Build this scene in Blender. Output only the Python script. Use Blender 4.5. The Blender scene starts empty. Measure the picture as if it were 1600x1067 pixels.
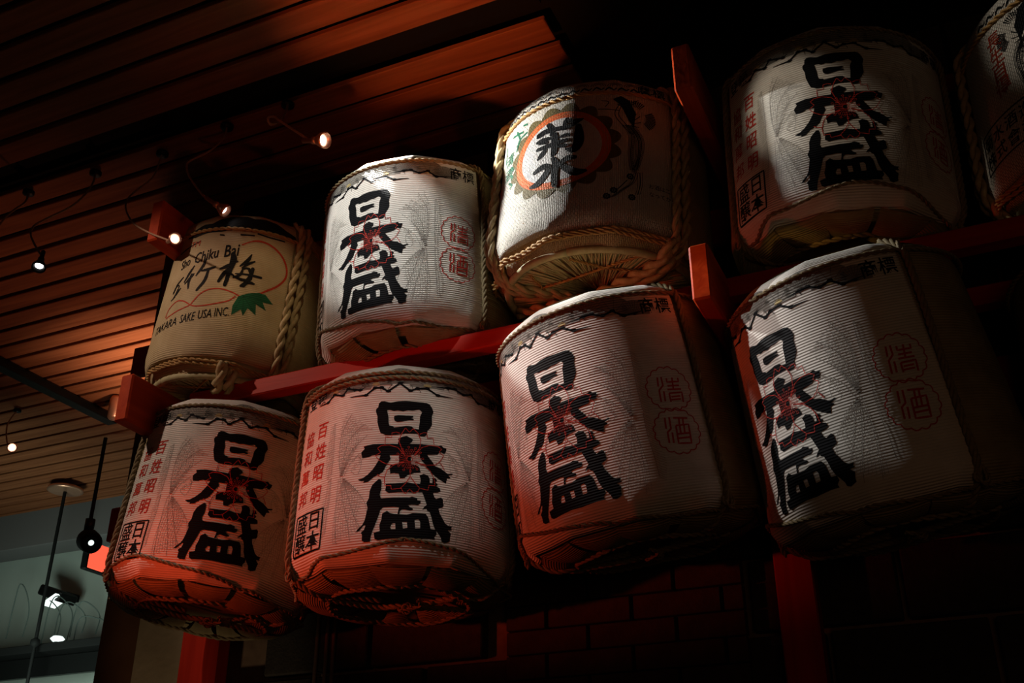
import bpy, bmesh, math, random
import numpy as np
from mathutils import Vector, Matrix
random.seed(7)
rng = np.random.default_rng(7)
SC = bpy.context.scene
COL = SC.collection
EYE = 1.55                      # camera height above the floor; all "h(...)" heights are relative to it
def h(z): return z + EYE

# ------------------------------------------------------------------ camera
cam = bpy.data.cameras.new('camera'); co = bpy.data.objects.new('camera', cam); COL.objects.link(co)
az, ph = math.radians(24.5), math.radians(27.2)
hd = Vector((-math.sin(az), math.cos(az), 0))
fw = hd*math.cos(ph) + Vector((0, 0, math.sin(ph)))
rt = Vector((math.cos(az), math.sin(az), 0)); up = rt.cross(fw)
co.matrix_world = Matrix(((rt.x, up.x, -fw.x, 0), (rt.y, up.y, -fw.y, 0), (rt.z, up.z, -fw.z, EYE), (0, 0, 0, 1)))
cam.lens = 1700/1600*36; cam.sensor_width = 36; cam.clip_start = .05
SC.camera = co
# ------------------------------------------------------------------ world, exposure
w = bpy.data.worlds.new('world'); SC.world = w; w.use_nodes = True
w.node_tree.nodes['Background'].inputs[0].default_value = (.55, .9, .8, 1)
w.node_tree.nodes['Background'].inputs[1].default_value = .0035
SC.view_settings.view_transform = 'Standard'; SC.view_settings.look = 'None'
SC.view_settings.gamma = 1; SC.view_settings.use_curve_mapping = False
SC.view_settings.exposure = 0
# ------------------------------------------------------------------ lights
def lamp(name, kind, loc, power, color, target=None, size=.02, angle=60, blend=.3):
    l = bpy.data.lights.new(name, kind); o = bpy.data.objects.new(name, l); COL.objects.link(o)
    o.location = (loc[0], loc[1], h(loc[2])); l.energy = power; l.color = color
    if kind == 'AREA': l.size = size
    else: l.shadow_soft_size = size
    if kind == 'SPOT': l.spot_size = math.radians(angle); l.spot_blend = blend
    if target is not None:
        d = Vector((target[0], target[1], h(target[2]))) - o.location
        o.rotation_euler = d.to_track_quat('-Z', 'Y').to_euler()
    return o
WHITE = (1, .98, .93); RED = (1, .07, .02); WARM = (1, .42, .20)
# the lit gooseneck spotlight beside the second upper barrel, raking along the barrels
lamp('spot_gooseneck', 'SPOT', (-1.53, 2.10, 1.945), 62, WHITE, (-.3, 2.3, 1.42), .012, 51, .25)
# unseen spots without fixtures in front of the rack, placed to light single barrels
lamp('spot_front', 'SPOT', (-1.75, 1.15, 2.30), 74, WHITE, (-1.42, 2.2, 1.66), .02, 21, .4)
lamp('spot_front_low', 'SPOT', (-.75, .75, 2.30), 38, (1, .86, .76), (-1.34, 2.2, 1.0), .02, 15, .6)
lamp('spot_middle', 'SPOT', (-1.78, 1.55, 2.15), 56, (1, .90, .82), (-.88, 2.2, 1.12), .015, 19, .5)
lamp('spot_left', 'SPOT', (-2.9, 1.0, 2.2), 46, (1, .70, .54), (-2.05, 2.3, 1.25), .03, 40, .6)
# red sign-light from low on the left
lamp('red_glow', 'SPOT', (-2.6, 1.0, .40), 52, RED, (-1.45, 2.3, .94), .04, 30, .8).scale = (1.8, 1, 1)
lamp('red_high', 'SPOT', (-2.3, .9, .05), 5.5, RED, (-1.4, 2.3, 1.5), .05, 44, .9)
# added spots without fixtures, each aimed to brighten one barrel or part
lamp('spot_right', 'SPOT', (-3.0, 1.45, 2.0), 190, WHITE, (-.38, 2.2, 1.04), .015, 9.5, .35)
lamp('spot_corner', 'SPOT', (-.6, 1.0, 2.42), 24, (1, .9, .75), (.42, 2.2, 1.80), .02, 17, .5)
lamp('spot_cream', 'SPOT', (-1.0, 1.3, 2.3), 13, (1, .74, .42), (-1.84, 2.25, 1.66), .03, 15, .8)
lamp('pilaster_fill', 'SPOT', (-2.1, 1.9, -.7), 13, (1, .72, .45), (-2.35, 2.87, .55), .05, 34, .6)  # added from below to brighten the pilaster and post; no lamp there
lamp('spot_upper_right', 'SPOT', (-1.15, 1.2, 2.38), 26, (1, .84, .66), (-.26, 2.15, 1.72), .02, 11.5, .6)
lamp('spot_arm', 'SPOT', (-1.6, 1.2, 1.0), 26, (1, .5, .12), (-.49, 2.12, 1.28), .02, 6.5, .6)
lamp('red_rim', 'SPOT', (-1.5, 1.3, .7), 3.5, (1, .16, .06), (-1.85, 2.1, 1.95), .03, 34, .8)  # added red rim light on the gooseneck shades
lamp('warm_fill', 'AREA', (.6, -.6, .2), 1.6, (1, .45, .2), (-.8, 2.4, 1.3), .8)  # added general warm fill from behind the camera, no source modelled
lamp('warm_ceiling_fill', 'SPOT', (-3.2, 3.3, 1.35), 10, (1, .40, .22), (-3.5, 3.25, 2.45), .05, 125, 1)  # added, unseen: wide dim warmth on the ceiling planks
lamp('warm_ceiling_fill_near', 'SPOT', (-3.5, 3.85, 1.80), 75, (1, .68, .46), (-3.6, 3.95, 2.45), .05, 112, 1)  # added, unseen: makes the peach glow on the planks, no fixture there
lamp('orange_uplight', 'SPOT', (-1.0, 1.0, .3), 130, (1, .24, .05), (-1.25, 2.1, 2.45), .05, 26, .8)
lamp('far_room', 'AREA', (-5.2, 4.3, 1.0), 11, (.78, 1, .86), (-5.9, 5.5, 1.7), .5)

# ------------------------------------------------------------------ helpers
def tag(o, label=None, cat=None, group=None, kind=None):
    if label: o['label'] = label
    if cat: o['category'] = cat
    if group: o['group'] = group
    if kind: o['kind'] = kind
    return o
def link(name, mesh, parent=None, mat=None):
    o = bpy.data.objects.new(name, mesh); COL.objects.link(o)
    if parent is not None: o.parent = parent
    if mat is not None:
        if len(mesh.materials) == 0: mesh.materials.append(mat)
    return o
def empty(name, loc, rz=0):
    o = bpy.data.objects.new(name, None); COL.objects.link(o); o.location = loc; o.rotation_euler = (0, 0, rz)
    o.empty_display_size = .1
    return o
def mesh(name, V, F, smooth=False, uv=None):
    m = bpy.data.meshes.new(name); m.from_pydata([tuple(v) for v in V], [], [tuple(f) for f in F])
    if smooth: m.polygons.foreach_set('use_smooth', [True]*len(m.polygons))
    if uv is not None:
        l = m.uv_layers.new(name='UVMap'); idx = np.empty(len(m.loops), dtype=np.int32)
        m.loops.foreach_get('vertex_index', idx)
        l.data.foreach_set('uv', np.asarray(uv, dtype=np.float32)[idx].ravel())
    m.update(); return m
def box(name, c, s, mat, parent=None, bev=.004, rot=None):
    bm = bmesh.new(); bmesh.ops.create_cube(bm, size=1)
    for v in bm.verts: v.co = Vector((v.co.x*s[0], v.co.y*s[1], v.co.z*s[2]))
    if bev: bmesh.ops.bevel(bm, geom=list(bm.edges), offset=bev, segments=1, affect='EDGES')
    if rot is not None: bmesh.ops.rotate(bm, verts=bm.verts, matrix=rot)
    bmesh.ops.translate(bm, verts=bm.verts, vec=Vector(c))
    m = bpy.data.meshes.new(name); bm.to_mesh(m); bm.free()
    return link(name, m, parent, mat)
def lathe(name, prof, mat, parent=None, seg=24, M=None, smooth=True):
    V = []; F = []
    for r, z in prof:
        for k in range(seg):
            a = 2*math.pi*k/seg; p = Vector((r*math.cos(a), r*math.sin(a), z)); V.append(M @ p if M else p)
    n = len(prof)
    for i in range(n-1):
        for k in range(seg):
            k2 = (k+1) % seg; F.append((i*seg+k, i*seg+k2, (i+1)*seg+k2, (i+1)*seg+k))
    return link(name, mesh(name, V, F, smooth), parent, mat)
def catmull(P, step):
    P = [np.array(p, float) for p in P]; out = []
    n = len(P)
    for i in range(n-1):
        p0 = P[i-1] if i else 2*P[0]-P[1]; p1, p2 = P[i], P[i+1]; p3 = P[i+2] if i+2 < n else 2*P[-1]-P[-2]
        k = max(2, int(np.linalg.norm((p2-p1)[:3])/step))
        for j in range(k):
            t = j/k
            out.append(.5*((2*p1)+(-p0+p2)*t+(2*p0-5*p1+4*p2-p3)*t*t+(-p0+3*p1-3*p2+p3)*t**3))
    out.append(P[-1]); return np.array(out)
def tube_arrays(P, r, seg=6, V=None, F=None):
    P = np.asarray(P, float); n = len(P)
    T = np.gradient(P, axis=0); T /= np.linalg.norm(T, axis=1)[:, None]+1e-12
    nrm = np.array([0, 0, 1.]) if abs(T[0][2]) < .9 else np.array([1., 0, 0])
    base = len(V); rr = np.broadcast_to(np.asarray(r, float), (n,))
    for i in range(n):
        nrm = nrm - T[i]*(nrm@T[i]); nrm /= np.linalg.norm(nrm)+1e-12; b = np.cross(T[i], nrm)
        for k in range(seg):
            a = 2*math.pi*k/seg; V.append(P[i]+rr[i]*(math.cos(a)*nrm+math.sin(a)*b))
    for i in range(n-1):
        for k in range(seg):
            k2 = (k+1) % seg; F.append((base+i*seg+k, base+i*seg+k2, base+(i+1)*seg+k2, base+(i+1)*seg+k))
    F.append(tuple(base+k for k in range(seg))[::-1]); F.append(tuple(base+(n-1)*seg+k for k in range(seg)))
def tube(name, P, r, mat, parent=None, seg=8, step=.01):
    V = []; F = []; tube_arrays(catmull(P, step), r, seg, V, F)
    return link(name, mesh(name, V, F, True), parent, mat)
def rope(name, paths, r, mat, parent=None, strands=2, pitch=None, smooth_path=True):
    """twisted rope: helical strands round each path; r = outer radius of the rope"""
    V = []; F = []; pitch = pitch or r*7; step = pitch/8
    for P in paths:
        Q = catmull(P, step) if smooth_path else np.asarray(P)
        d = np.r_[0, np.cumsum(np.linalg.norm(np.diff(Q, axis=0), axis=1))]
        m = max(4, int(d[-1]/step)); s = np.linspace(0, d[-1], m)
        Q = np.stack([np.interp(s, d, Q[:, k]) for k in range(3)], 1)
        T = np.gradient(Q, axis=0); T /= np.linalg.norm(T, axis=1)[:, None]+1e-12
        nrm = np.array([0, 0, 1.]) if abs(T[0][2]) < .9 else np.array([1., 0, 0]); N = []
        for i in range(m):
            nrm = nrm - T[i]*(nrm@T[i]); nrm /= np.linalg.norm(nrm)+1e-12; N.append(nrm)
        N = np.array(N); Bn = np.cross(T, N)
        for k in range(strands):
            a = 2*math.pi*(s/pitch+k/strands)
            tube_arrays(Q+(r*.5)*(np.cos(a)[:, None]*N+np.sin(a)[:, None]*Bn), r*.56, 5, V, F)
    return link(name, mesh(name, V, F, True), parent, mat)

# ------------------------------------------------------------------ materials
def mat(name, color, rough=.6, metal=0, noise=None, nscale=20, spec=.3, bump=None, bscale=60, emit=None, estr=0):
    m = bpy.data.materials.new(name); m.use_nodes = True; nt = m.node_tree; b = nt.nodes['Principled BSDF']
    b.inputs['Roughness'].default_value = rough; b.inputs['Metallic'].default_value = metal
    b.inputs['Specular IOR Level'].default_value = spec
    b.inputs['Base Color'].default_value = (*color, 1)
    tc = nt.nodes.new('ShaderNodeTexCoord')
    if noise:
        n = nt.nodes.new('ShaderNodeTexNoise'); n.inputs['Scale'].default_value = nscale; n.inputs['Detail'].default_value = 5
        nt.links.new(tc.outputs['Object'], n.inputs['Vector'])
        r = nt.nodes.new('ShaderNodeValToRGB'); r.color_ramp.elements[0].position = .3; r.color_ramp.elements[1].position = .7
        r.color_ramp.elements[0].color = (*noise, 1); r.color_ramp.elements[1].color = (*color, 1)
        nt.links.new(n.outputs['Fac'], r.inputs['Fac']); nt.links.new(r.outputs['Color'], b.inputs['Base Color'])
    if bump:
        n = nt.nodes.new('ShaderNodeTexNoise'); n.inputs['Scale'].default_value = bscale; n.inputs['Detail'].default_value = 6
        nt.links.new(tc.outputs['Object'], n.inputs['Vector'])
        bp = nt.nodes.new('ShaderNodeBump'); bp.inputs['Distance'].default_value = bump
        nt.links.new(n.outputs['Fac'], bp.inputs['Height']); nt.links.new(bp.outputs['Normal'], b.inputs['Normal'])
    if emit: b.inputs['Emission Color'].default_value = (*emit, 1); b.inputs['Emission Strength'].default_value = estr
    return m
def ribbed(name, color, dark=None, rough=.65, kind='rib', dist=.0013):
    """paper or print over a straw mat: ribs (UV v, metres) or a woven relief"""
    m = mat(name, color, rough, spec=.08 if sum(color) < .1 else .2); nt = m.node_tree; b = nt.nodes['Principled BSDF']
    uv = nt.nodes.new('ShaderNodeUVMap'); uv.uv_map = 'UVMap'
    if kind == 'rib':
        wv = nt.nodes.new('ShaderNodeTexWave'); wv.wave_type = 'BANDS'; wv.bands_direction = 'Y'; wv.wave_profile = 'SIN'
        wv.inputs['Scale'].default_value = 1/.0062/(20/ (2*math.pi)) ; wv.inputs['Distortion'].default_value = .6
        wv.inputs['Detail'].default_value = 1; wv.inputs['Detail Scale'].default_value = .1
        nt.links.new(uv.outputs[0], wv.inputs['Vector']); hgt = wv.outputs['Fac']
    else:
        sp = nt.nodes.new('ShaderNodeSeparateXYZ'); cb = nt.nodes.new('ShaderNodeCombineXYZ')
        nt.links.new(uv.outputs[0], sp.inputs[0]); nt.links.new(sp.outputs['Y'], cb.inputs['X']); nt.links.new(sp.outputs['X'], cb.inputs['Y'])
        br = nt.nodes.new('ShaderNodeTexBrick'); br.inputs['Scale'].default_value = 1
        br.inputs['Brick Width'].default_value = .012; br.inputs['Row Height'].default_value = .0052
        br.inputs['Mortar Size'].default_value = .0014; br.inputs['Mortar Smooth'].default_value = 1
        br.inputs['Color1'].default_value = (1, 1, 1, 1); br.inputs['Color2'].default_value = (1, 1, 1, 1); br.inputs['Mortar'].default_value = (0, 0, 0, 1)
        nt.links.new(cb.outputs[0], br.inputs['Vector']); hgt = br.outputs['Color']
    bp = nt.nodes.new('ShaderNodeBump'); bp.inputs['Distance'].default_value = dist; bp.inputs['Strength'].default_value = 1
    nt.links.new(hgt, bp.inputs['Height']); nt.links.new(bp.outputs['Normal'], b.inputs['Normal'])
    n = nt.nodes.new('ShaderNodeTexNoise'); n.inputs['Scale'].default_value = 14; n.inputs['Detail'].default_value = 6
    nt.links.new(uv.outputs[0], n.inputs['Vector'])
    r = nt.nodes.new('ShaderNodeValToRGB'); r.color_ramp.elements[0].position = .35; r.color_ramp.elements[1].position = .65
    r.color_ramp.elements[0].color = (*(dark or tuple(c*.86 for c in color)), 1); r.color_ramp.elements[1].color = (*color, 1)
    nt.links.new(n.outputs['Fac'], r.inputs['Fac']); nt.links.new(r.outputs['Color'], b.inputs['Base Color'])
    return m
def wood(name, c1, c2, axis='X', rough=.5):
    m = mat(name, c1, rough); nt = m.node_tree; b = nt.nodes['Principled BSDF']
    tc = nt.nodes.new('ShaderNodeTexCoord'); mp = nt.nodes.new('ShaderNodeMapping')
    sc = {'X': (1.2, 22, 22), 'Y': (22, 1.2, 22), 'Z': (22, 22, 1.2)}[axis]; mp.inputs['Scale'].default_value = sc
    oi = nt.nodes.new('ShaderNodeObjectInfo'); ad = nt.nodes.new('ShaderNodeVectorMath'); ad.operation = 'ADD'
    ml = nt.nodes.new('ShaderNodeMath'); ml.operation = 'MULTIPLY'; ml.inputs[1].default_value = 37
    nt.links.new(oi.outputs['Random'], ml.inputs[0]); nt.links.new(tc.outputs['Object'], mp.inputs[0])
    nt.links.new(mp.outputs[0], ad.inputs[0]); nt.links.new(ml.outputs[0], ad.inputs[1])
    n = nt.nodes.new('ShaderNodeTexNoise'); n.inputs['Scale'].default_value = 1.6; n.inputs['Detail'].default_value = 7; n.inputs['Distortion'].default_value = .6
    nt.links.new(ad.outputs[0], n.inputs['Vector'])
    r = nt.nodes.new('ShaderNodeValToRGB'); r.color_ramp.elements[0].position = .32; r.color_ramp.elements[1].position = .68
    r.color_ramp.elements[0].color = (*c2, 1); r.color_ramp.elements[1].color = (*c1, 1)
    nt.links.new(n.outputs['Fac'], r.inputs['Fac']); nt.links.new(r.outputs['Color'], b.inputs['Base Color'])
    bp = nt.nodes.new('ShaderNodeBump'); bp.inputs['Distance'].default_value = .0008; b.inputs['Specular IOR Level'].default_value = .06
    nt.links.new(n.outputs['Fac'], bp.inputs['Height']); nt.links.new(bp.outputs['Normal'], b.inputs['Normal'])
    return m
PAPER = ribbed('washi_paper', (.74, .71, .65)); INK = ribbed('black_ink', (.006, .007, .009), (.004, .004, .005), .6)
REDINK = ribbed('red_ink', (.52, .045, .03), (.45, .03, .02)); GREYINK = ribbed('grey_ink', (.30, .28, .25), (.25, .23, .21))
FANINK = ribbed('fan_ink', (.24, .23, .20), (.19, .18, .16)); GOLDINK = ribbed('gold_ink', (.45, .36, .16))
MAT = ribbed('straw_mat', (.34, .28, .15), (.24, .19, .09)); MATW = ribbed('straw_weave', (.50, .42, .25), (.40, .32, .17), kind='weave', dist=.003)
WEAVE = ribbed('woven_white_cover', (.70, .66, .58), kind='weave', dist=.005)
CREAM = ribbed('cream_cover', (.56, .45, .26), (.48, .37, .20), dist=.0008)
WINK = ribbed('woven_black_ink', (.007, .009, .012), (.005, .006, .007), .6, 'weave', .005)
WORANGE = ribbed('woven_orange_ink', (.80, .16, .03), (.72, .12, .02), .6, 'weave', .005)
WOLIVE = ribbed('woven_olive_ink', (.16, .12, .04), (.12, .09, .03), .6, 'weave', .005)
WWHITE = ribbed('woven_white_ink', (.76, .74, .72), None, .6, 'weave', .005)
WGREEN = ribbed('woven_green_ink', (.01, .14, .07), None, .6, 'weave', .005)
WRED = ribbed('woven_red_ink', (.42, .05, .02), None, .6, 'weave', .005)
CINK = ribbed('cream_black_ink', (.014, .014, .014), (.01, .01, .01), .5, dist=.0008); CRED = ribbed('cream_red_ink', (.55, .05, .02), None, dist=.0008)
CGREEN = ribbed('cream_green_ink', (.015, .13, .05), (.01, .08, .03), dist=.0008)
ROPE = mat('olive_rope', (.27, .21, .11), .7, noise=(.16, .12, .06), nscale=90, bump=.001, bscale=400)
STRAW = mat('straw_rope', (.55, .44, .24), .7, noise=(.38, .29, .14), nscale=70, bump=.0015, bscale=300)
TWINE = mat('gold_twine', (.50, .30, .10), .65, noise=(.35, .2, .07), nscale=90, bump=.001, bscale=400)
STALK = mat('straw_stalks', (.50, .46, .26), .65, noise=(.36, .33, .17), nscale=60)
REDW = wood('red_lacquered_wood', (.50, .030, .012), (.36, .018, .008), 'X', .42)
REDY = wood('red_lacquered_arm', (.52, .062, .014), (.38, .036, .009), 'Y', .42)  # same lacquer, its colour shifted to orange for the glare on the lit arms
REDZ = wood('red_lacquered_post', (.46, .026, .012), (.34, .018, .008), 'Z', .42)
PLANK = wood('ceiling_cedar', (.30, .105, .045), (.19, .06, .025), 'X', .5)
BLACK = mat('black_paint', (.008, .008, .008), .7, spec=.1)
DARKM = mat('black_metal', (.012, .012, .012), .4, .6)
COPPER = mat('copper_metal', (.80, .42, .28), .38, .85); CABLE = mat('brown_cable', (.40, .24, .15), .4)
LENS = mat('lamp_lens', (1, 1, 1), .3, emit=(1, .98, .95), estr=6)
LENSDIM = mat('dim_lamp_lens', (.8, .8, .8), .3, emit=(.85, 1, .95), estr=1.2)
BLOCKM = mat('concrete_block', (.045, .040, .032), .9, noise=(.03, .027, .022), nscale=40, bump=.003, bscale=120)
MORTAR = mat('mortar', (.22, .15, .10), .9, noise=(.15, .10, .07), nscale=30)
BRICKM = mat('dark_brick', (.05, .028, .018), .8, noise=(.03, .018, .012), nscale=25, bump=.002, bscale=90)
BEIGE = mat('beige_plaster', (.42, .34, .22), .8, noise=(.34, .27, .17), nscale=8, bump=.002, bscale=40)
BROWN = mat('brown_plaster', (.16, .07, .03), .8, noise=(.12, .05, .02), nscale=8)
GREYW = mat('grey_wall_paint', (.42, .46, .42), .85, noise=(.38, .42, .38), nscale=3)
BULK = mat('grey_bulkhead_paint', (.16, .15, .15), .85)
SIGNM = mat('red_sign_face', (.9, .1, .05), .5, emit=(1, .10, .05), estr=1.3)
FLOORM = mat('dark_floor', (.05, .04, .035), .5, noise=(.03, .025, .02), nscale=3)

# ------------------------------------------------------------------ room shell
ceil = box('ceiling', (-5.3, 3.6, h(2.45)+.13), (10.2, 7.4, .04), BLACK, bev=0)
tag(ceil, kind='structure')
CH = 2.45; PIT = .05*CH
pl = None
for k in range(62):
    yc = (.72+.05*k-.05*12)*CH + PIT/2
    if k == 16: continue                                  # the open slot that takes the lighting track
    if yc > 5.9: break
    dz = 0 if k < 16 else .012
    if pl is None:
        pl = box('plank', (0, 0, 0), (9.0, PIT-.024, .022), PLANK, ceil, .003); first = pl
    else:
        pl = bpy.data.objects.new('plank', first.data); COL.objects.link(pl); pl.parent = ceil
    pl.location = (-.98-4.5+random.uniform(-.006, .006), yc, h(CH)+.011+dz)
tag(box('trim_1', (-5.48, (.72+.05*4)*CH+PIT*.5, h(CH)+.075), (9.0, PIT*.9, .02), BLACK, bev=0), kind='structure')
tag(box('ceiling', (.5, 2.0, h(3.1)), (3.4, 7, .06), BLACK, bev=0), kind='structure')
tag(box('floor', (-2.5, 2.5, -.03), (12, 8, .06), FLOORM, bev=0), kind='structure')

# block wall behind the rack
WY = 2.82
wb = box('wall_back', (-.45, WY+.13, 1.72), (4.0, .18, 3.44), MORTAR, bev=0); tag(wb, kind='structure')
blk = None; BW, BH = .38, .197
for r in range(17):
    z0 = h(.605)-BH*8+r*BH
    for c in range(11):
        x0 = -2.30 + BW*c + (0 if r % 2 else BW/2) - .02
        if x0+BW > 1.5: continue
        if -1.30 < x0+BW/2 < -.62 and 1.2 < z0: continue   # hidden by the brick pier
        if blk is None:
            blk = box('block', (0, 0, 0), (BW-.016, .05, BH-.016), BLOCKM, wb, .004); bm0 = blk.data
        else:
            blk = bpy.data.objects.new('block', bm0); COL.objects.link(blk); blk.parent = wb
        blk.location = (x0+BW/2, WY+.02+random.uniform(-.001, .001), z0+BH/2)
tag(box('shade_header', (-.45, WY+.13, 4.05), (4.0, .26, 1.2), BLACK, bev=0), kind='structure')  # black header added in place of the darkness above the block wall
pier = box('wall_pier', (-.95, WY+.03, 1.72), (.64, .10, 3.44), BLACK, bev=0); tag(pier, kind='structure')
bk = None
for r in range(46):
    for c in range(4):
        x0 = -1.28+.245*c-(.12 if r % 2 else 0)
        a, b = max(x0, -1.28), min(x0+.24, -.61)
        if b-a < .04: continue
        key = round(b-a, 3)
        m_ = bpy.data.meshes.get('brick_%d' % int(key*1000))
        if m_ is None:
            o = box('brick', (0, 0, 0), (b-a-.004, .03, .062), BRICKM, pier, .002); o.data.name = 'brick_%d' % int(key*1000)
        else:
            o = bpy.data.objects.new('brick', m_); COL.objects.link(o); o.parent = pier
        o.location = ((a+b)/2, WY-.038+random.uniform(-.003, .003), .33+r*.066)
# wall end: pale pilaster and brown panel
tag(box('wall_left', (-2.53, 3.02, 2.0), (.36, .30, 4.0), BEIGE, bev=.01), kind='structure')
tag(box('trim_2', (-2.80, 3.03, 2.0), (.20, .27, 4.0), BROWN, bev=.01), kind='structure')
for i, dx in enumerate((0, .035, .06)):
    o = tube('conduit', [(-1.93+dx, WY-.012, h(.15)), (-1.93+dx, WY-.012, h(1.2))], .006, MORTAR, step=.5)
    tag(o, 'thin vertical conduit on the block wall right of the red post', 'conduit', 'thin conduits on the block wall')
# far room
tag(box('wall_far', (-6, 5.62, 1.9), (8, .1, 4.2), GREYW, bev=0), kind='structure')
tag(box('trim_3', (-6, 5.46, h(2.34)), (8, .22, .28), BULK, bev=.005), kind='structure')
tag(box('wall_side', (-9.9, 2.5, 2.0), (.1, 6.4, 4.2), GREYW, bev=0), kind='structure')

# ------------------------------------------------------------------ red rack
rack = empty('barrel_rack', (-.5, WY-.02, 0))
tag(rack, 'red lacquered wooden rack of rails and projecting arms that carries the two rows of barrels', 'rack')
def rbox(name, c, s, m, bev=.004):
    o = box(name, (c[0]+.5, c[1]-(WY-.02), c[2]), s, m, rack, bev); return o
rbox('rail', (-.38, 2.325, h(1.326)), (3.46, .05, .052), REDW)               # front rail under the upper row
rbox('rail', (-.38, 2.62, h(1.326)), (3.46, .05, .052), REDW)
rbox('rail', (-.70, 2.78, h(2.105)), (4.1, .04, .065), REDW)                # wall rail behind the upper row
rbox('rail', (-1.1, 2.765, h(1.80)), (3.45, .03, .12), REDW)
rbox('rail', (-1.1, 2.765, h(1.165)), (3.40, .03, .12), REDW)

for X in (-2.175, -.493, 1.2):
    for zb, zt in ((1.20, 1.345), (1.80, 1.945)):
        rbox('arm', (X, 2.44, h((zb+zt)/2)), (.046, .66, zt-zb), REDY, .005)
rbox('post', (-2.305, 2.75, h(.35)), (.145, .06, 3.8), REDZ)
rbox('post', (-.470, 2.75, h(.35)), (.095, .06, 3.8), REDZ); rbox('post', (1.2, 2.75, h(.35)), (.095, .06, 3.8), REDZ)

# ------------------------------------------------------------------ prints, in metres on the unrolled barrel
# outlines of the prints (mm: distance round the barrel, height above its base[, stroke width])
RI_OUT = [[(-78.2,429.1),(-72.4,434.2),(-63.3,433.7),(-47.0,428.8),(-27.3,433.1),(-7.5,434.2),(22.3,432.5),(46.4,432.4),(54.7,429.1),(61.1,420.2),(65.2,408.8),(61.0,395.3),(61.8,371.8),(56.1,360.4),(50.3,353.3),(48.7,342.5),(41.9,336.5),(33.0,336.3),(23.9,342.3),(-3.5,341.7),(-30.6,337.9),(-46.2,337.0),(-56.1,337.8),(-69.4,345.1),(-74.2,358.1),(-79.2,375.4),(-80.2,392.6),(-85.1,405.8),(-84.5,413.3),(-79.6,417.3)]]
RI_HOLE = [[(-55.9,408.5),(-45.9,408.3),(-37.8,404.9),(-28.0,407.1),(-14.1,403.7),(-2.4,407.8),(11.4,407.5),(27.1,411.3),(35.3,405.2),(29.9,391.7),(29.5,376.7),(27.3,355.3),(15.5,356.5),(9.3,362.4),(-4.4,363.4),(-16.0,360.9),(-35.5,358.6),(-37.7,362.2),(-47.6,364.5),(-50.1,374.1),(-51.3,389.1)]]
RI_BAR = [[(-36.1,391.0),(-25.4,393.2),(-5.7,392.0),(12.0,392.0),(13.2,388.3),(6.4,385.7),(14.4,383.0),(13.5,379.3),(2.7,379.5),(-16.7,375.1),(-26.4,373.5),(-34.5,377.1),(-36.8,384.6)]]
HON1 = [[(-111.1,310.5),(-100.9,312.7),(-86.7,314.7),(-23.5,312.8),(-22.1,323.3),(-24.2,326.4),(-14.7,331.8),(-3.2,335.4),(4.8,331.5),(13.8,325.8),(12.1,320.4),(5.5,313.8),(36.8,315.0),(58.7,314.7),(81.1,315.6),(87.2,317.9),(92.6,312.8),(101.1,312.2),(100.3,305.7),(96.3,296.7),(90.0,296.7),(87.8,299.5),(81.7,296.9),(76.7,291.2),(49.7,287.2),(32.0,285.5),(9.7,284.5),(10.8,257.2),(-18.9,256.1),(-19.2,282.8),(-43.4,282.7),(-64.9,283.3),(-86.9,284.5),(-94.7,279.9),(-112.1,279.0),(-116.3,294.4),(-107.6,303.9)]]
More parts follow.
